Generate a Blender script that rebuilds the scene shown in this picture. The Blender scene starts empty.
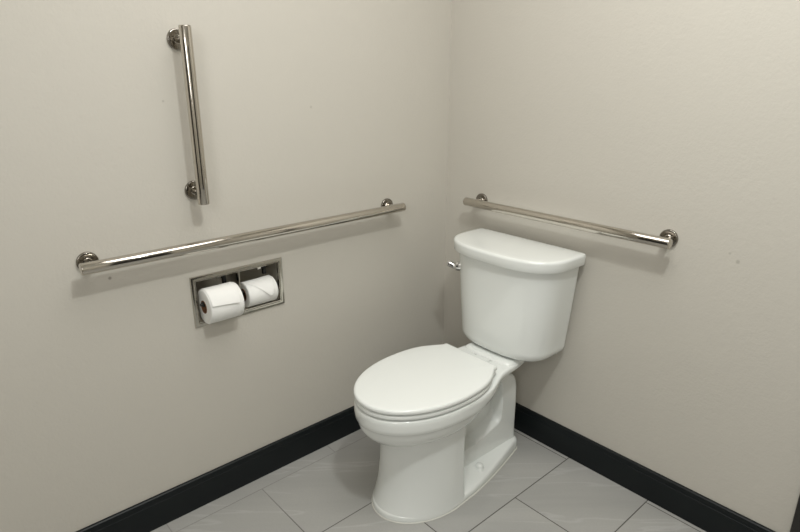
import bpy, bmesh, math
from mathutils import Vector, Matrix
PI = math.pi
scene = bpy.context.scene
COL = scene.collection

# ------------------------------------------------------------------ helpers
def smooth(bm, mesh, ang=35):
    for f in mesh.polygons:
        f.use_smooth = True
    try:
        mesh.set_sharp_from_angle(angle=math.radians(ang))
    except Exception:
        pass

def obj(name, bm, mat, parent=None, ang=35, kind=None, label=None):
    """link one bmesh (world coordinates) as one mesh object, under parent when given"""
    if parent is not None:
        off = parent['_w'] if '_w' in parent else (0, 0, 0)
        off = Vector(WORLD[parent.name])
        for v in bm.verts:
            v.co -= off
        org = Vector((0, 0, 0))
    me = bpy.data.meshes.new(name)
    bmesh.ops.recalc_face_normals(bm, faces=bm.faces[:])
    bm.to_mesh(me); bm.free()
    smooth(None, me, ang)
    if mat: me.materials.append(mat)
    o = bpy.data.objects.new(name, me)
    COL.objects.link(o)
    if parent is not None:
        o.parent = parent
        WORLD[o.name] = WORLD[parent.name]
    else:
        WORLD[o.name] = (0, 0, 0)
    if kind: o['kind'] = kind
    if label: o['label'] = label
    return o

WORLD = {}
def thing(name, label, cat, loc, group=None):
    o = bpy.data.objects.new(name, None)
    o.empty_display_size = .05
    o.location = loc
    COL.objects.link(o)
    WORLD[o.name] = tuple(loc)
    o['label'] = label; o['category'] = cat
    if group: o['group'] = group
    return o

def add_box(bm, lo, hi):
    x0, y0, z0 = lo; x1, y1, z1 = hi
    v = [bm.verts.new(p) for p in ((x0,y0,z0),(x1,y0,z0),(x1,y1,z0),(x0,y1,z0),(x0,y0,z1),(x1,y0,z1),(x1,y1,z1),(x0,y1,z1))]
    for f in ((0,3,2,1),(4,5,6,7),(0,1,5,4),(1,2,6,5),(2,3,7,6),(3,0,4,7)):
        bm.faces.new([v[i] for i in f])

def bevel(bm, w, seg=3, ang=40):
    bm.normal_update()
    es = [e for e in bm.edges if len(e.link_faces) == 2 and e.calc_face_angle() > math.radians(ang)]
    bmesh.ops.bevel(bm, geom=es, offset=w, segments=seg, profile=.5, affect='EDGES', clamp_overlap=True)

def box(lo, hi, b=0, seg=3):
    bm = bmesh.new(); add_box(bm, lo, hi)
    if b: bevel(bm, b, seg)
    return bm

def loft(bm, rings, cap0=True, cap1=True):
    R = [[bm.verts.new(p) for p in r] for r in rings]
    n = len(R[0])
    for a, b in zip(R, R[1:]):
        for i in range(n):
            j = (i + 1) % n
            bm.faces.new((a[i], a[j], b[j], b[i]))
    for flag, r in ((cap0, R[0]), (cap1, R[-1])):
        if flag:
            c = Vector((0, 0, 0))
            for v in r: c += v.co
            c /= n
            cv = bm.verts.new(c)
            for i in range(n):
                bm.faces.new((r[i], r[(i+1) % n], cv))
    return R

def frame_of(d):
    d = Vector(d).normalized()
    a = Vector((0, 0, 1)) if abs(d.z) < .9 else Vector((1, 0, 0))
    u = d.cross(a).normalized(); w = d.cross(u).normalized()
    return d, u, w

def lathe(bm, origin, axis, prof, n=48, caps=True):
    """prof: list of (distance along axis, radius)"""
    d, u, w = frame_of(axis); o = Vector(origin)
    rings = [[o + d*t + (u*math.cos(2*PI*i/n) + w*math.sin(2*PI*i/n))*r for i in range(n)] for t, r in prof]
    return loft(bm, rings, caps, caps)

def tube_path(bm, pts, rads, n=24):
    """swept round tube through points with one radius per point"""
    pts = [Vector(p) for p in pts]
    rings = []
    prev_u = None
    for i, p in enumerate(pts):
        t = (pts[min(i+1, len(pts)-1)] - pts[max(i-1, 0)]).normalized()
        if prev_u is None:
            _, u, w = frame_of(t)
        else:
            u = (prev_u - t*prev_u.dot(t)).normalized(); w = t.cross(u)
        prev_u = u
        r = rads[i]
        rx, rw = r if isinstance(r, tuple) else (r, r)
        rings.append([p + u*math.cos(2*PI*k/n)*rx + w*math.sin(2*PI*k/n)*rw for k in range(n)])
    loft(bm, rings)

def lerp(a, b, t): return a + (b - a)*t
def table(tab, x):
    """piecewise smooth (Catmull-Rom / monotone-ish) interpolation of (x, y) rows sorted by x"""
    if x <= tab[0][0]: return tab[0][1]
    if x >= tab[-1][0]: return tab[-1][1]
    for i in range(len(tab)-1):
        x0, y0 = tab[i]; x1, y1 = tab[i+1]
        if x0 <= x <= x1:
            h = x1 - x0; t = (x - x0)/h
            def slope(k):
                if k == 0: return (tab[1][1]-tab[0][1])/(tab[1][0]-tab[0][0])
                if k == len(tab)-1: return (tab[-1][1]-tab[-2][1])/(tab[-1][0]-tab[-2][0])
                return (tab[k+1][1]-tab[k-1][1])/(tab[k+1][0]-tab[k-1][0])
            m0 = slope(i)*h; m1 = slope(i+1)*h
            return (2*t**3-3*t*t+1)*y0 + (t**3-2*t*t+t)*m0 + (-2*t**3+3*t*t)*y1 + (t**3-t*t)*m1
def sstep(a, b, x):
    t = max(0, min(1, (x-a)/(b-a))); return t*t*(3-2*t)

# ------------------------------------------------------------------ materials
def srgb(r, g, b):
    f = lambda c: (c/255/12.92) if c/255 <= .04045 else ((c/255+.055)/1.055)**2.4
    return (f(r), f(g), f(b), 1)

def new_mat(name):
    m = bpy.data.materials.new(name); m.use_nodes = True
    nt = m.node_tree
    return m, nt, nt.nodes['Principled BSDF']

def N(nt, typ, **kw):
    n = nt.nodes.new(typ)
    for k, v in kw.items():
        setattr(n, k, v)
    return n
def math_node(nt, op, a, b=None, c=None):
    n = N(nt, 'ShaderNodeMath', operation=op)
    for i, v in enumerate((a, b, c)):
        if v is None: continue
        if isinstance(v, (int, float)): n.inputs[i].default_value = v
        else: nt.links.new(v, n.inputs[i])
    return n.outputs[0]
def mix_rgb(nt, fac, a, b, mode='MIX'):
    n = N(nt, 'ShaderNodeMix', data_type='RGBA', blend_type=mode)
    for idx, v in ((0, fac), (6, a), (7, b)):
        if isinstance(v, (int, float)): n.inputs[idx].default_value = v
        elif isinstance(v, tuple): n.inputs[idx].default_value = v
        else: nt.links.new(v, n.inputs[idx])
    return n.outputs[2]
def noise(nt, vec, scale, detail=3, rough=.5, dist=0):
    n = N(nt, 'ShaderNodeTexNoise')
    n.inputs['Scale'].default_value = scale; n.inputs['Detail'].default_value = detail
    n.inputs['Roughness'].default_value = rough; n.inputs['Distortion'].default_value = dist
    if vec is not None: nt.links.new(vec, n.inputs['Vector'])
    return n.outputs['Fac']
def bump(nt, bsdf, height, strength, dist):
    b = N(nt, 'ShaderNodeBump'); b.inputs['Strength'].default_value = strength; b.inputs['Distance'].default_value = dist
    nt.links.new(height, b.inputs['Height']); nt.links.new(b.outputs[0], bsdf.inputs['Normal'])
def geo_pos(nt):
    return N(nt, 'ShaderNodeNewGeometry').outputs['Position']
def obj_pos(nt):
    return N(nt, 'ShaderNodeTexCoord').outputs['Object']

def wall_paint():
    m, nt, b = new_mat('painted_wall')
    P = geo_pos(nt)
    n1 = noise(nt, P, 1.3, 2)
    col = mix_rgb(nt, n1, srgb(197, 193, 183), srgb(201, 197, 188))
    # nail holes and scuffs with a shape of their own
    for (p, r, amt) in (((0, -.646, 1.276), .0045, .22), ((0, -1.323, .847), .0050, .6), ((0, -1.119, 1.308), .0035, .25),
                        ((1.124, 0, .881), .006, .3), ((1.10, 0, .90), .004, .2)):
        vm = N(nt, 'ShaderNodeVectorMath', operation='DISTANCE')
        nt.links.new(P, vm.inputs[0]); vm.inputs[1].default_value = p
        mr = N(nt, 'ShaderNodeMapRange', interpolation_type='SMOOTHSTEP')
        nt.links.new(vm.outputs['Value'], mr.inputs[0])
        mr.inputs[1].default_value = r*.4; mr.inputs[2].default_value = r*1.3
        mr.inputs[3].default_value = amt; mr.inputs[4].default_value = 0
        col = mix_rgb(nt, mr.outputs[0], col, srgb(95, 90, 80))
    nt.links.new(col, b.inputs['Base Color'])
    b.inputs['Roughness'].default_value = .62
    b.inputs['Specular IOR Level'].default_value = .3
    h1 = noise(nt, P, 130, 3, .5)
    h2 = noise(nt, P, 48, 3, .5)
    patch = noise(nt, P, 5, 2, .5)
    h = math_node(nt, 'ADD', math_node(nt, 'MULTIPLY', h1, .6), math_node(nt, 'MULTIPLY', h2, math_node(nt, 'MULTIPLY', patch, 1.3)))
    bump(nt, b, h, .32, .0030)
    return m

TX, JY, TW, TL = .378, .655, .308, .626
def floor_tile():
    m, nt, b = new_mat('porcelain_floor_tile')
    P = geo_pos(nt)
    sep = N(nt, 'ShaderNodeSeparateXYZ'); nt.links.new(P, sep.inputs[0])
    u = math_node(nt, 'ADD', sep.outputs['Y'], JY + TL/2 + 10*TL)
    v = math_node(nt, 'ADD', sep.outputs['X'], -TX + 20*TW)
    cmb = N(nt, 'ShaderNodeCombineXYZ'); nt.links.new(u, cmb.inputs[0]); nt.links.new(v, cmb.inputs[1])
    br = N(nt, 'ShaderNodeTexBrick', offset=.5, offset_frequency=2, squash=1, squash_frequency=2)
    nt.links.new(cmb.outputs[0], br.inputs['Vector'])
    br.inputs['Scale'].default_value = 1
    br.inputs['Mortar Size'].default_value = .0019
    br.inputs['Mortar Smooth'].default_value = .1
    br.inputs['Bias'].default_value = 0
    br.inputs['Brick Width'].default_value = TL
    br.inputs['Row Height'].default_value = TW
    br.inputs['Color1'].default_value = (0, 0, 0, 1); br.inputs['Color2'].default_value = (1, 1, 1, 1)
    br.inputs['Mortar'].default_value = (.5, .5, .5, 1)
    tone = br.outputs['Color']
    # veining: stretched noise running across the tile, shifted per tile
    off = N(nt, 'ShaderNodeVectorMath', operation='MULTIPLY_ADD')
    nt.links.new(tone, off.inputs[0]); off.inputs[1].default_value = (7.3, 3.1, 5.7); nt.links.new(P, off.inputs[2])
    rot = N(nt, 'ShaderNodeMapping'); nt.links.new(off.outputs[0], rot.inputs['Vector'])
    rot.inputs['Rotation'].default_value = (0, 0, math.radians(-50))
    mp = N(nt, 'ShaderNodeMapping'); nt.links.new(rot.outputs[0], mp.inputs['Vector'])
    mp.inputs['Scale'].default_value = (.75, 6.5, 1)
    v1 = noise(nt, mp.outputs[0], 1.6, 3, .5, .35)
    v2 = noise(nt, mp.outputs[0], 6.0, 4, .6, .3)
    fine = noise(nt, P, 160, 3, .6)
    base = mix_rgb(nt, v1, srgb(150, 150, 148), srgb(188, 187, 183))
    base = mix_rgb(nt, math_node(nt, 'MULTIPLY', v2, .5), base, srgb(180, 179, 175))
    # thin pale veins
    vein = N(nt, 'ShaderNodeMapRange', interpolation_type='SMOOTHSTEP')
    nt.links.new(math_node(nt, 'ABSOLUTE', math_node(nt, 'SUBTRACT', v1, .56)), vein.inputs[0])
    vein.inputs[1].default_value = 0; vein.inputs[2].default_value = .016
    vein.inputs[3].default_value = .38; vein.inputs[4].default_value = 0
    base = mix_rgb(nt, vein.outputs[0], base, srgb(204, 205, 203))
    base = mix_rgb(nt, math_node(nt, 'MULTIPLY', fine, .5), base, srgb(150, 150, 146))
    tonef = math_node(nt, 'MULTIPLY', math_node(nt, 'SUBTRACT', 1.0, tone), .14)
    base = mix_rgb(nt, tonef, base, srgb(150, 150, 146))
    gl = N(nt, 'ShaderNodeMapRange'); nt.links.new(sep.outputs['X'], gl.inputs[0])  # grout fades towards the left wall: grazing gloss reflection put into the colour
    gl.inputs[1].default_value = .1; gl.inputs[2].default_value = .45; gl.inputs[3].default_value = .35; gl.inputs[4].default_value = 1
    col = mix_rgb(nt, math_node(nt, 'MULTIPLY', br.outputs['Fac'], gl.outputs[0]), base, srgb(88, 86, 81))
    nt.links.new(col, b.inputs['Base Color'])
    r = math_node(nt, 'MULTIPLY_ADD', br.outputs['Fac'], .3, .42)
    nt.links.new(r, b.inputs['Roughness'])
    b.inputs['Specular IOR Level'].default_value = .4
    h = math_node(nt, 'SUBTRACT', math_node(nt, 'MULTIPLY', fine, .04), br.outputs['Fac'])
    bump(nt, b, h, .5, .0015)
    return m

def simple(name, c, rough, metal=0, spec=.5, vary=.03, nscale=20, coat=0, bumps=None):
    m, nt, b = new_mat(name)
    P = obj_pos(nt)
    n = noise(nt, P, nscale, 3)
    dark = tuple(x*(1-vary) for x in c[:3]) + (1,)
    lite = tuple(min(1, x*(1+vary)) for x in c[:3]) + (1,)
    nt.links.new(mix_rgb(nt, n, dark, lite), b.inputs['Base Color'])
    b.inputs['Roughness'].default_value = rough
    b.inputs['Metallic'].default_value = metal
    b.inputs['Specular IOR Level'].default_value = spec
    b.inputs['Coat Weight'].default_value = coat
    b.inputs['Coat Roughness'].default_value = .03
    if bumps:
        bump(nt, b, noise(nt, P, bumps[0], 3), bumps[1], bumps[2])
    return m

def brushed(name, c, rough):
    m, nt, b = new_mat(name)
    P = obj_pos(nt)
    n = noise(nt, P, 60, 4)
    nt.links.new(mix_rgb(nt, n, tuple(x*.94 for x in c[:3])+(1,), c), b.inputs['Base Color'])
    b.inputs['Metallic'].default_value = 1
    nt.links.new(math_node(nt, 'MULTIPLY_ADD', n, .05, rough-.02), b.inputs['Roughness'])
    return m

M_WALL = wall_paint()
M_FLOOR = floor_tile()
M_CEIL = simple('ceiling_paint', srgb(225, 223, 216), .8, vary=.02)
M_BASE = simple('black_baseboard_paint', srgb(17, 22, 24), .42, spec=.3, vary=.12, nscale=35, bumps=(60, .1, .001))
M_DARK = simple('dark_door_casing_paint', srgb(38, 35, 32), .45, vary=.08)
M_PORC = simple('white_vitreous_china', srgb(234, 237, 234), .09, spec=.55, vary=.006, nscale=6, coat=.35)
M_SEAT = simple('white_seat_plastic', srgb(236, 239, 236), .2, spec=.5, vary=.006, nscale=6)
M_CAULK = simple('white_caulk', srgb(214, 214, 206), .5, vary=.05, nscale=60)
M_STEEL = brushed('polished_stainless_steel', (.60, .565, .51, 1), .09)
M_FLANGE = brushed('flange_steel_dark_reflection', (.30, .28, .25, 1), .10)  # same steel, with dark room reflections put into its base colour
M_FRAME = brushed('satin_stainless_steel', (.56, .54, .49, 1), .16)
M_RECESS = brushed('brushed_recess_steel', (.66, .63, .57, 1), .5)
M_CHROME = brushed('lever_chrome', (.80, .80, .80, 1), .16)
M_PAPER = simple('toilet_tissue', srgb(243, 243, 240), .95, spec=.1, vary=.015, nscale=90, bumps=(500, .25, .0006))
M_CARD = simple('brown_cardboard', srgb(132, 96, 72), .9, spec=.1, vary=.1, nscale=60)
M_BLACK = simple('black_plastic', srgb(24, 23, 22), .4, vary=.1)

# ------------------------------------------------------------------ room shell
XR, YF, ZC = 2.5, -3.0, 2.42
HOLE = (-1.094, -.806, .646, .784)      # y0, y1, z0, z1 of the dispenser recess in the left wall

bm = bmesh.new()
def wall_x(bm, x, t, y0, y1, z0, z1, hole):
    a, b, c, d = hole
    def quad(pts): bm.faces.new([bm.verts.new(p) for p in pts])
    for xx in (x, x - t):
        quad([(xx,y0,z0),(xx,y1,z0),(xx,b,c),(xx,a,c)])
        quad([(xx,y1,z0),(xx,y1,z1),(xx,b,d),(xx,b,c)])
        quad([(xx,y1,z1),(xx,y0,z1),(xx,a,d),(xx,b,d)])
        quad([(xx,y0,z1),(xx,y0,z0),(xx,a,c),(xx,a,d)])
    ring = [(y0,z0),(y1,z0),(y1,z1),(y0,z1)]
    hr = [(a,c),(b,c),(b,d),(a,d)]
    for r in (ring, hr):
        for i in range(4):
            p, q = r[i], r[(i+1) % 4]
            quad([(x,*p),(x,*q),(x-t,*q),(x-t,*p)])
    bmesh.ops.remove_doubles(bm, verts=bm.verts[:], dist=1e-6)
wall_x(bm, 0, .12, YF, 0, 0, ZC, HOLE)
obj('wall_left', bm, M_WALL, kind='structure')
obj('wall_back', box((-.12, 0, 0), (XR, .12, ZC)), M_WALL, kind='structure')
obj('wall_right', box((XR, YF, 0), (XR + .12, .12, ZC)), M_WALL, kind='structure')
obj('wall_front', box((-.12, YF - .12, 0), (XR + .12, YF, ZC)), M_WALL, kind='structure')
obj('floor', box((-.12, YF - .12, -.1), (XR + .12, .12, 0)), M_FLOOR, kind='structure')
obj('ceiling', box((-.12, YF - .12, ZC), (XR + .12, .12, ZC + .1)), M_CEIL, kind='structure')

# baseboards: profile (out from the wall, height) swept along the wall
HB = .1106
PROF = [(0, 0), (.0145, 0), (.0145, .086), (.0138, .0885), (.0112, .0895), (.0105, .092), (.0105, .1035), (.0096, .1075), (.0070, HB - .0006), (.005, HB), (0, HB)]
def baseboard(name, P0, P1, out):
    bm = bmesh.new()
    P0 = Vector(P0); P1 = Vector(P1); out = Vector(out)
    rs = [[P + out*a + Vector((0, 0, 1))*h for a, h in PROF] for P in (P0, P1)]
    R = [[bm.verts.new(p) for p in r] for r in rs]
    n = len(PROF)
    for i in range(n):
        j = (i+1) % n
        bm.faces.new((R[0][i], R[0][j], R[1][j], R[1][i]))
    bm.faces.new(R[0]); bm.faces.new(R[1])
    return obj(name, bm, M_BASE, kind='structure', ang=25)
baseboard('baseboard_left', (0, YF, 0), (0, 0, 0), (1, 0, 0))
baseboard('baseboard_back', (0, 0, 0), (1.392, 0, 0), (0, -1, 0))
# dark casing of the doorway at the right end of the back wall
bm = bmesh.new(); add_box(bm, (1.392, -.022, 0), (1.475, 0, 2.10)); bevel(bm, .004, 2)
obj('trim_1', bm, M_DARK, kind='structure')

# added dark panels, unseen, put in so the steel has something dark to reflect
bm = bmesh.new(); add_box(bm, (XR - .04, -1.5, 0), (XR, -.55, 2.1)); bevel(bm, .004, 2)
obj('dark_reflection_panel_1', bm, M_DARK, kind='structure')
bm = bmesh.new(); add_box(bm, (.25, YF, 0), (1.15, YF + .04, 2.1)); bevel(bm, .004, 2)
obj('dark_reflection_panel_2', bm, M_DARK, kind='structure')

# ------------------------------------------------------------------ grab bars
RB = .0160
def grab_bar(label, a, b, wall_axis, wall_sign, inset=.032):
    """rail from a to b; wall_axis = coordinate that is 0 on its wall"""
    a = Vector(a); b = Vector(b); d = (b - a).normalized(); L = (b - a).length
    wn = Vector((0, 0, 0)); wn[wall_axis] = wall_sign            # wall normal (into the room)
    base = (a + b)/2; base[wall_axis] = 0
    t = thing('grab_bar', label, 'grab bar', base, 'stainless steel grab bars on the walls')
    bm = bmesh.new()
    e = .0022
    lathe(bm, a, d, [(0, RB*.55), (0, RB - e), (e*.3, RB - e*.3), (e, RB), (L*.25, RB), (L*.5, RB), (L*.75, RB), (L - e, RB), (L - e*.3, RB - e*.3), (L, RB - e), (L, RB*.55)], 64)
    obj('rail', bm, M_STEEL, t, ang=50)
    for p in (a + d*inset, b - d*inset):
        w = p.copy(); w[wall_axis] = 0
        bm = bmesh.new()
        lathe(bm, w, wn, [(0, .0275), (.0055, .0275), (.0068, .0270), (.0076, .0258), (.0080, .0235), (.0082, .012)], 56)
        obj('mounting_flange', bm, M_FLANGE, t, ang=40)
        bm = bmesh.new()
        lathe(bm, w + wn*.0078, wn, [(0, .0125), (.002, .0105), (abs(p[wall_axis]) - .0078 - RB*.62, .0100)], 32)
        obj('post', bm, M_STEEL, t, ang=40)
    return t
SD = .0613
grab_bar('long horizontal steel grab bar on left wall above the double paper dispenser', (SD, -1.4031, .9047), (SD, -.2965, .9047), 0, 1)
grab_bar('short vertical steel grab bar high on the left wall', (SD, -1.0621, 1.0255), (SD, -1.0621, 1.4985), 0, 1)
grab_bar('horizontal steel grab bar on the wall directly behind the toilet tank', (.1600, -SD, .9087), (.9593, -SD, .9087), 1, -1)

# ------------------------------------------------------------------ double recessed paper dispenser
disp = thing('toilet_paper_holder', 'recessed double stainless steel toilet paper holder set in left wall', 'toilet paper holder', (0, -.95, .715))
FY0, FY1, FZ0, FZ1 = -1.107, -.792, .633, .797
def frame_ring(bm, outer, inner, x0, x1, lip):
    """picture-frame moulding: outer/inner rects (y0,y1,z0,z1), raised from x0 to x1 with rounded inner and outer lips"""
    def rect(r, k, x):
        y0, y1, z0, z1 = r
        return [(x, y0+k, z0+k), (x, y1-k, z0+k), (x, y1-k, z1-k), (x, y0+k, z1-k)]
    rings = [rect(outer, 0, x0), rect(outer, 0, x1 - lip), rect(outer, lip*.35, x1 - lip*.3), rect(outer, lip, x1),
             rect(inner, -lip*1.4, x1), rect(inner, -lip*.9, x1 - lip*.9), rect(inner, -lip*.35, x1 - lip*.9), rect(inner, 0, x1), rect(inner, .0012, x1-.0008), rect(inner, .0012, x0-.004)]
    loft(bm, rings, False, False)
    R0 = rect(outer, 0, x0)
bm = bmesh.new()
frame_ring(bm, (FY0, FY1, FZ0, FZ1), (-1.0925, -.8075, .6475, .7825), .0002, .0062, .0028)
obj('frame', bm, M_FRAME, disp, ang=25)
# recess pan: five sided box with a curved back top
bm = bmesh.new()
y0, y1, z0, z1, dp = -1.0915, -.8085, .6485, .7815, .088
prof = [(.003, z0), (-dp*.55, z0), (-dp*.8, z0+.008), (-dp*.95, z0+.028), (-dp, z0+.06), (-dp*.95, z1-.036), (-dp*.8, z1-.012), (-dp*.55, z1), (.003, z1)]
prof2 = [(.003, z0-.001), (-dp*.55, z0-.001), (-dp*.81, z0+.007), (-dp*.96, z0+.027), (-dp-.001, z0+.06), (-dp*.96, z1-.035), (-dp*.81, z1-.011), (-dp*.55, z1+.001), (.003, z1+.001)]
A = [[bm.verts.new((x, y, z)) for x, z in prof] for y in (y0, y1)]
for i in range(len(prof)-1):
    bm.faces.new((A[0][i], A[0][i+1], A[1][i+1], A[1][i]))
for r in A: bm.faces.new(r)
obj('recess_pan', bm, M_RECESS, disp, ang=30)
# divider between the two bays
bm = box((-dp*.93, -.9515, z0 + .004), (.0042, -.9465, z1 - .002), .0012, 2)
obj('divider', bm, M_FRAME, disp)
def roll(label, cx, cz, ya, yb, R, tri, dark_core):
    base = (cx, (ya+yb)/2, cz)
    t = thing('toilet_paper_roll', label, 'toilet paper roll', base, 'toilet paper rolls in the recessed holder')
    bm = bmesh.new()
    L = yb - ya; n = 72; rc = .0205
    prof = [(0, rc), (-.0004, rc + .004), (.0004, lerp(rc, R, .5)), (-.0003, R - .004), (.0006, R - .0015), (.0026, R), (L*.3, R + .0003), (L*.7, R + .0004), (L-.0026, R), (L-.0006, R-.0015), (L, R - .004), (L - .0004, rc + .004), (L, rc)]
    d = Vector((0, 1, 0)); o = Vector((cx, ya, cz))
    rings = []
    for k, (s, r) in enumerate(prof):
        ring = []
        for i in range(n):
            a = 2*PI*i/n
            rr = r*(1 + (.006*math.sin(2*a + .6) + .003*math.sin(5*a) if r > .03 else 0))
            ring.append(o + d*s + Vector((math.cos(a)*rr, 0, math.sin(a)*rr)))
        rings.append(ring)
    R_ = loft(bm, rings, False, False)
    for i in range(n):
        j = (i+1) % n
        bm.faces.new((R_[-1][i], R_[-1][j], R_[0][j], R_[0][i]))
    obj('paper', bm, M_PAPER, t, ang=50)
    bm = bmesh.new()
    rings = [[o + d*s + Vector((math.cos(2*PI*i/n)*r, 0, math.sin(2*PI*i/n)*r)) for i in range(n)] for s, r in ((-.001, .0204), (L+.001, .0204), (L+.001, .0188), (-.001, .0188))]
    R_ = loft(bm, rings, False, False)
    for i in range(n):
        j = (i+1) % n
        bm.faces.new((R_[-1][i], R_[-1][j], R_[0][j], R_[0][i]))
    obj('cardboard_core', bm, M_CARD, t, label='brown cardboard core')
    # loose end of the sheet folded into a point: patch over the roll, (s along axis 0..1, angle in degrees)
    bm = bmesh.new()
    m = 26
    def pt(s, a, r):
        a = math.radians(a); return Vector((cx + math.cos(a)*r, ya + s*L, cz + math.sin(a)*r))
    (s0, a0), (s1, a1), (s2, a2), (s3, a3) = tri
    grids = []
    for lift in (0, 1):
        G = []
        for i in range(m+1):
            u = i/m; row = []
            for j in range(m+1):
                v = j/m
                s = (1-u)*((1-v)*s0 + v*s1) + u*((1-v)*s3 + v*s2)
                a = (1-u)*((1-v)*a0 + v*a1) + u*((1-v)*a3 + v*a2)
                g = R + .0009 + .0042*u*u + .0030*v**4*u
                row.append(bm.verts.new(pt(s, a, g + lift*.0009)))
            G.append(row)
        grids.append(G)
    for G in grids:
        for i in range(m):
            for j in range(m):
                bm.faces.new((G[i][j], G[i+1][j], G[i+1][j+1], G[i][j+1]))
    A, B = grids
    for i in range(m):
        bm.faces.new((A[i][0], A[i+1][0], B[i+1][0], B[i][0])); bm.faces.new((A[i][m], A[i+1][m], B[i+1][m], B[i][m]))
        bm.faces.new((A[0][i], A[0][i+1], B[0][i+1], B[0][i])); bm.faces.new((A[m][i], A[m][i+1], B[m][i+1], B[m][i]))
    obj('folded_sheet', bm, M_PAPER, t, ang=40)
    return t
LX, LZ, LR_ = .0215, .7015, .0548
RX, RZ, RR_ = -.016, .6920, .0425
roll('fuller toilet paper roll bulging from the left bay of the recessed holder', LX, LZ, -1.080, -.972, LR_, ((.03, 118), (.92, 118), (.83, 10), (.03, 17)), True)
roll('thinner toilet paper roll in the right bay of the recessed holder', RX, RZ, -.930, -.824, RR_, ((.02, 75), (.98, 112), (.76, -4), (.70, -10)), True)
# spindles, hung on the ends of the bays, and the black-tipped brackets
for cx, cz, ya, yb in ((LX, LZ + .0095, -1.0905, -.9520), (RX, RZ + .0095, -.9460, -.8090)):
    bm = bmesh.new()
    L = yb - ya
    lathe(bm, (cx, ya, cz), (0, 1, 0), [(0, .004), (.004, .0045), (.008, .0085), (L-.008, .0085), (L-.004, .0045), (L, .004)], 24)
    obj('spindle', bm, M_BLACK, disp, label='black roller through the paper core')
for yy in (-.985, -.842):
    bm = bmesh.new(); add_box(bm, (-.046, yy - .021, .7585), (-.036, yy + .006, .7800)); bevel(bm, .002, 2)
    o_ = obj('bracket', bm, M_FRAME, disp)
    bm = bmesh.new(); add_box(bm, (-.040, yy - .0045, .7405), (-.028, yy + .0075, .7690)); bevel(bm, .002, 2)
    obj('stop_tab', bm, M_BLACK, o_, label='black plastic stop tab')

# ------------------------------------------------------------------ toilet
CX = .442
toilet = thing('toilet', 'white two-piece elongated toilet standing in the corner on grey tile', 'toilet', (CX, -.42, 0))
def W(x, d, z): return Vector((CX + x, -d, z))      # toilet coordinates: x across, d = distance from the back wall

NF, NB = 72, 48
def outline(df, dw, w, n, back):
    """closed outline: superellipse front half from dw to df, then a list of (d, half width) going back"""
    pts = []
    for i in range(NF + 1):
        t = PI*i/NF
        c, s = math.cos(t), math.sin(t)
        pts.append((w*math.copysign(abs(c)**(2/n), c), dw + (df - dw)*abs(s)**(2/n)))
    # back profile sampled evenly by arc length, left side going back then right side forward
    full = [(-b, a) for a, b in back] + [(b, a) for a, b in reversed(back)]
    full = [(-w, dw)] + full + [(w, dw)]
    ln = [0]
    for p, q in zip(full, full[1:]): ln.append(ln[-1] + math.hypot(q[0]-p[0], q[1]-p[1]))
    for k in range(1, 2*NB):
        s = ln[-1]*k/(2*NB)
        for i in range(len(full)-1):
            if ln[i] <= s <= ln[i+1] and ln[i+1] > ln[i]:
                t = (s - ln[i])/(ln[i+1]-ln[i])
                pts.append((lerp(full[i][0], full[i+1][0], t), lerp(full[i][1], full[i+1][1], t)))
                break
    return pts
def dense(rows, k=6):
    """smooth a (d, half width) table given front to back"""
    tab = sorted(rows)
    out = []
    for i in range(len(tab)-1):
        for j in range(k):
            d = lerp(tab[i][0], tab[i+1][0], j/k)
            out.append((d, table(tab, d)))
    out.append(tab[-1])
    return list(reversed(out))
def inset(pts, k):
    """move an outline inward by k along its normals"""
    if abs(k) < 1e-9: return pts
    n = len(pts); out = []
    for i in range(n):
        p, q, r = pts[i-1], pts[i], pts[(i+1) % n]
        tx, ty = r[0]-p[0], r[1]-p[1]
        L = math.hypot(tx, ty) or 1
        out.append((q[0] - ty/L*k, q[1] + tx/L*k))
    return out
def rings_from(levels):
    return [[W(x, d, z) for x, d in pts] for z, pts in levels]

def round_corner_back(rows, d_end, r, steps=7):
    """finish a back table with a rounded corner of radius r ending on the flat rear line d_end"""
    w_end = rows[-1][1]
    out = list(rows)
    for k in range(1, steps + 1):
        a = PI/2*k/steps
        out.append((d_end + r - r*math.sin(a), w_end - r + r*math.cos(a)))
    return out

# --- bowl: rim and deck, lower bulge, front column, trapway body, foot (one mesh)
bm = bmesh.new()
rim_back = dense([(.53, .1785), (.46, .1765), (.41, .169), (.37, .156), (.33, .139), (.295, .1255), (.25, .1170), (.19, .1110), (.14, .100), (.10, .092)])[1:]
rim_back = round_corner_back(rim_back, .050, .02)
rim = outline(.800, .53, .1785, 2.05, rim_back)
def deck_under(pts, amt_front, amt_back):
    """shrink an outline, more at the back than at the front"""
    out = []
    for (x, d), (xi, di) in zip(inset(pts, amt_front), inset(pts, amt_back)):
        t = sstep(.30, .56, d)
        out.append((lerp(xi, x, t), lerp(di, d, t)))
    return out
def band_z(front, back):
    return lambda d: lerp(back, front, sstep(.26, .50, d))
lev = []
spec = [  # inset front, inset back, z front, z back
    (.030, .030, .4090, .4090), (.012, .012, .4090, .4090), (.006, .006, .4085, .4085), (.002, .002, .4068, .4068), (0, 0, .4030, .4030),
    (-.0008, 0, .390, .398), (-.0006, .0004, .374, .393), (.0002, .001, .3625, .389), (.0035, .004, .3585, .3855),
    (.0062, .012, .3560, .383), (.0070, .022, .3480, .380), (.0110, .034, .331, .378), (.0210, .048, .315, .377), (.0350, .062, .300, .377), (.052, .072, .286, .377), (.075, .080, .270, .377)]
rr = []
for fi, bi, zf, zb in spec:
    pts = deck_under(rim, fi, bi); zz = band_z(zf, zb)
    rr.append([W(x, d, zz(d)) for x, d in pts])
loft(bm, rr)
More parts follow.
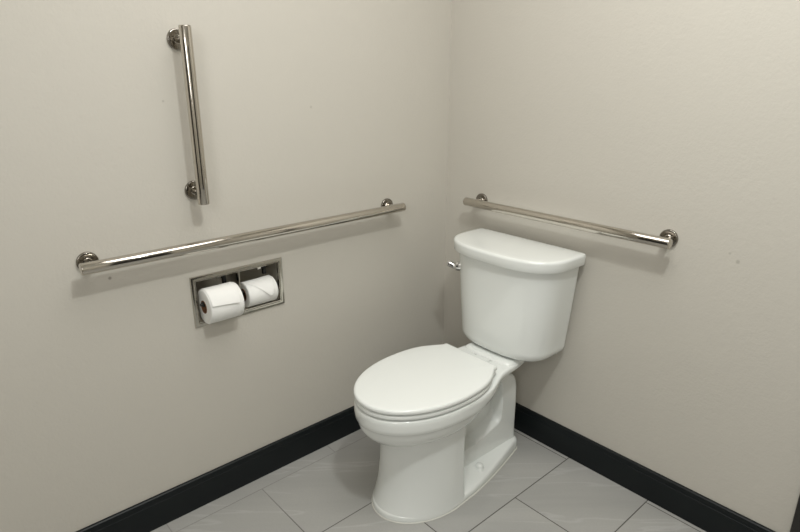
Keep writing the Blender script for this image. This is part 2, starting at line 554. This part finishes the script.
# raised ledge of the deck under the tank
led_back = round_corner_back([(.20, .102), (.12, .096)], .055, .02)
led = outline(.243, .215, .102, 3.6, led_back)
loft(bm, rings_from([(.404, inset(led, -.007)), (.4095, inset(led, -.0065)), (.4125, inset(led, -.003)), (.4150, inset(led, .0005)), (.4172, inset(led, .003)), (.4180, inset(led, .008))]))
# front column
def column(df, dw, w, n, db, r=.016):
    back = round_corner_back([(dw - .004, w), (db + r + .004, w - .0015)], db, r, 8)
    return outline(df, dw, w, n, back)
clv = []
for z, df, w, nn in ((.006, .7422, .1457, 2.0), (.012, .7418, .1454, 2.0), (.020, .7375, .1445, 1.99), (.045, .7300, .1425, 1.95), (.08, .7200, .1402, 1.92), (.12, .7125, .1380, 1.92), (.16, .7085, .1365, 1.92), (.21, .7070, .1355, 1.92), (.25, .7110, .1360, 1.92), (.275, .7210, .1375, 1.94), (.300, .7400, .141, 1.98), (.318, .755, .146, 2.0)):
    clv.append((z, column(df, .535, w, nn, .478)))
loft(bm, rings_from(clv))
# trapway body: half width as a height field over distance and height, mirrored
def pocket(d, z):
    """rounded triangular recess between bowl, rear leg and lower body: 0..1"""
    # lower edge slopes up towards the rear; rear edge upright; top rounded
    def half(px, pz, nx, nz): return (d-px)*nx + (z-pz)*nz
    a = half(.33, .075, -.0, -1)*1.0
    e1 = -(z - lerp(.120, .150, sstep(.36, .21, d)))         # below lower edge -> positive
    e2 = (.205 - d)                                           # behind rear edge -> positive
    e3 = (z - .318)                                           # above -> positive
    k = .012
    m = math.log(math.exp(e1/k) + math.exp(e2/k) + math.exp(e3/k))*k
    return sstep(.005, -.007, m)
def half_w(d, z):
    w = table([(0, .065), (.03, .063), (.06, .060), (.12, .0595), (.20, .0595), (.28, .0595), (.34, .060), (.40, .061)], z)
    w += .012*sstep(.05, .0, z)
    w -= .047*pocket(d, z)
    return w
def rear_d(z):
    return table([(0, .097), (.10, .099), (.20, .100), (.26, .103), (.29, .110), (.315, .125), (.335, .150), (.35, .180), (.37, .205), (.40, .22)], z)
ND, NZ = 110, 100
G = {}
for s in (1, -1):
    for k in range(NZ+1):
        z = .40*k/NZ
        dr = rear_d(z)
        for i in range(ND+1):
            t = i/ND
            d = dr + (.50 - dr)*(t**1.5)
            r = .028
            q = max(0, 1 - (d - dr)/r)
            f = math.sqrt(max(0, 1 - q*q))
            h = half_w(d, z) - r*(1 - f)
            G[s, k, i] = bm.verts.new(W(s*max(h, .002), d, z))
    for k in range(NZ):
        for i in range(ND):
            bm.faces.new((G[s,k,i], G[s,k,i+1], G[s,k+1,i+1], G[s,k+1,i]))
for k in range(NZ):
    bm.faces.new((G[1,k,0], G[1,k+1,0], G[-1,k+1,0], G[-1,k,0]))
    bm.faces.new((G[1,k,ND], G[1,k+1,ND], G[-1,k+1,ND], G[-1,k,ND]))
# foot
foot_back = dense([(.53, .1455), (.42, .1385), (.327, .1245), (.23, .1040), (.155, .0860), (.135, .0800)])[1:]
foot_back = round_corner_back(foot_back, .098, .034)
foot = outline(.7420, .53, .1458, 2.0, foot_back)
def foot_in(k):
    return [(x*(1 - k/.1458), .40 + (d - .40)*(1 - k/.345)) for x, d in foot]
rr = []
for k, zf, zr in ((.002, .002, .002), (0, .004, .004), (0, .010, .020), (.0004, .016, .032), (.0018, .0195, .0375), (.0045, .0230, .0415), (.009, .0255, .0435), (.016, .0280, .0450),
                  (.030, .033, .0470), (.050, .040, .0490), (.075, .048, .0505)):
    rr.append([W(x, d, lerp(zf, zr, sstep(.50, .14, d))) for x, d in foot_in(k)])
loft(bm, rr)
bowl = obj('bowl', bm, M_PORC, toilet, ang=60)

# white caulk line round the foot
bm = bmesh.new()
loft(bm, rings_from([(.0003, inset(foot, -.0030)), (.0018, inset(foot, -.0026)), (.0034, inset(foot, -.0010)), (.0042, inset(foot, .002))]), False, False)
obj('caulk_bead', bm, M_CAULK, bowl)
# bolt caps on the foot, one each side
for s in (1, -1):
    bm = bmesh.new()
    zc = .0385
    lathe(bm, W(s*.090, .352, zc - .004), (0, 0, 1), [(0, .0185), (.004, .0185), (.0055, .0175), (.0075, .0150), (.014, .0140), (.0185, .0120), (.0215, .0075), (.0225, .002)], 32)
    obj('bolt_cap', bm, M_SEAT, bowl, ang=50)

# --- seat ring and cover
cov_back = dense([(.53, .1805), (.49, .1795), (.45, .1745), (.41, .1635), (.375, .1460), (.335, .1215)])[1:]
cov_back = round_corner_back(cov_back, .318, .010, 6)
seat_o = outline(.800, .53, .1785, 2.05, [(d + .002, w - .001) for d, w in cov_back])
bm = bmesh.new()
inner = [(x*.62, .565 + (d - .565)*.66) for x, d in seat_o]
mid = [(lerp(a[0], b[0], .5), lerp(a[1], b[1], .5)) for a, b in zip(seat_o, inner)]
def r_(pts, z): return [W(x, d, z) for x, d in pts]
rings = [r_(inner, .4140), r_(inset(seat_o, .003), .4140), r_(inset(seat_o, .0008), .4145), r_(seat_o, .4160), r_(inset(seat_o, .0004), .4235),
         r_(inset(seat_o, .0020), .4265), r_(inset(seat_o, .005), .4276), r_(mid, .4280), r_(inner, .4260)]
R_ = loft(bm, rings, False, False)
n = len(R_[0])
for i in range(n):
    j = (i+1) % n
    bm.faces.new((R_[-1][i], R_[-1][j], R_[0][j], R_[0][i]))
obj('seat', bm, M_SEAT, toilet, ang=50)
bm = bmesh.new()
cov = outline(.8015, .53, .1812, 2.05, cov_back)
def shrink(f): return [(x*f, .56 + (d - .56)*f) for x, d in cov]
rings = [r_(shrink(.6), .4326), r_(inset(cov, .003), .4326), r_(inset(cov, .0008), .4331), r_(cov, .4346), r_(inset(cov, .0003), .4405),
         r_(inset(cov, .0018), .4442), r_(inset(cov, .005), .4466), r_(shrink(.955), .4476), r_(shrink(.91), .4485), r_(shrink(.75), .4500), r_(shrink(.45), .4512), r_(shrink(.15), .4517)]
loft(bm, rings)
obj('seat_cover', bm, M_SEAT, toilet, ang=50)
# --- tank
def tank_outline(w, df, db=.022, dw=.10, n=2.7, r=.014):
    back = round_corner_back([(dw - .01, w), (db + r + .006, w)], db, r, 6)
    return outline(df, dw, w, n, back)
bm = bmesh.new()
TK = [(.460, .1900, .2310), (.50, .1940, .2325), (.58, .2015, .2345), (.64, .2065, .2360), (.70, .2115, .2375), (.745, .2150, .2400), (.770, .2165, .2410)]
lv = []
w0, f0 = TK[0][1], TK[0][2]
for k in range(9):                                    # rounded lower edge
    a = PI/2*k/8
    ins = .029*(1 - math.sin(a)); z = .4200 + .0350*(1 - math.cos(a))
    lv.append((z, inset(tank_outline(lerp(.1870, w0, k/8), lerp(.2295, f0, k/8)), ins)))
for z, w, f in TK: lv.append((z, tank_outline(w, f)))
loft(bm, rings_from(lv))
tank = obj('tank', bm, M_PORC, toilet, ang=50)
bm = bmesh.new()
lid = tank_outline(.2345, .2610, .018, .10, 2.75, .012)
def lid_in(f): return [(x*f, .12 + (d - .12)*f) for x, d in lid]
ld = [(.7665, lid_in(.92)), (.7665, inset(lid, .0060)), (.7672, inset(lid, .0034)), (.7690, inset(lid, .0020)), (.785, inset(lid, .0010)), (.7970, lid), (.8005, inset(lid, .0006)),
      (.8035, inset(lid, .0022)), (.8055, inset(lid, .0045)), (.8066, inset(lid, .0075)), (.8072, lid_in(.93)), (.8078, lid_in(.8)), (.8082, lid_in(.4))]
loft(bm, rings_from(ld))
obj('tank_lid', bm, M_PORC, toilet, ang=50)
# chrome trip lever on the tank's left side
bm = bmesh.new()
p0 = W(-.1860, .194, .697); ax = Vector((-.80, -.60, 0)).normalized()
lathe(bm, p0 + ax*(-.012), ax, [(0, .0180), (.019, .0180), (.0225, .0165), (.0245, .0125), (.030, .0100), (.034, .0090), (.036, .005)], 28)
q = p0 + ax*.019
tube_path(bm, [q + Vector((.006, .002, -.002)), q, q + Vector((-.006, -.001, .002)), q + Vector((-.013, -.003, .0045)), q + Vector((-.020, -.007, .007)), q + Vector((-.0235, -.010, .008)), q + Vector((-.025, -.0115, .0085))],
          [(.0100, .0100), (.0115, .0115), (.0118, .0115), (.0128, .0122), (.0128, .0120), (.0105, .0095), (.005, .004)], 20)
obj('flush_lever', bm, M_CHROME, tank, ang=50, label='chrome flush lever')

# ------------------------------------------------------------------ camera
cam = bpy.data.cameras.new('camera'); co = bpy.data.objects.new('camera', cam); COL.objects.link(co)
yaw, pitch, roll_ = .843909, .319988, 0.0
f = Vector((-math.sin(yaw)*math.cos(pitch), math.cos(yaw)*math.cos(pitch), -math.sin(pitch)))
r = Vector((math.cos(yaw), math.sin(yaw), 0)); u = r.cross(f)
co.matrix_world = Matrix(((r.x, u.x, -f.x, 1.64795), (r.y, u.y, -f.y, -1.72506), (r.z, u.z, -f.z, 1.37874), (0, 0, 0, 1)))
cam.sensor_fit = 'HORIZONTAL'; cam.sensor_width = 36; cam.lens = 580.4*36/800
cam.clip_start = .02
scene.camera = co

# ------------------------------------------------------------------ light
def area(name, loc, size, power, color, aim):
    l = bpy.data.lights.new(name, 'AREA'); l.shape = 'RECTANGLE'; l.size, l.size_y = size
    l.energy = power; l.color = color
    o = bpy.data.objects.new(name, l); COL.objects.link(o); o.location = loc
    o.rotation_euler = (Vector(aim) - Vector(loc)).to_track_quat('-Z', 'Y').to_euler()
    return o
area('ceiling_spot_lamp', (1.42, -1.08, 2.40), (.12, .12), 9.5, (.97, 1.0, .97), (1.42, -1.08, 0))
area('overhead_fill_light', (.98, -.90, 2.41), (1.1, 1.1), 11.5, (1.0, .97, .935), (.98, -.90, 0))  # added soft fill for the ambient light, not a known fixture
area('frontal_fill_light', (2.0, -2.93, 1.80), (.9, 1.2), 14.5, (1.0, .995, .985), (.5, 0, .9))  # added frontal fill behind the camera to brighten the toilet, no known fixture
w = bpy.data.worlds.new('world'); scene.world = w; w.use_nodes = True
w.node_tree.nodes['Background'].inputs[0].default_value = (.5, .5, .48, 1)
w.node_tree.nodes['Background'].inputs[1].default_value = .2

vs = scene.view_settings
vs.view_transform = 'Standard'; vs.look = 'None'; vs.gamma = 1; vs.use_curve_mapping = False
vs.exposure = 0.56
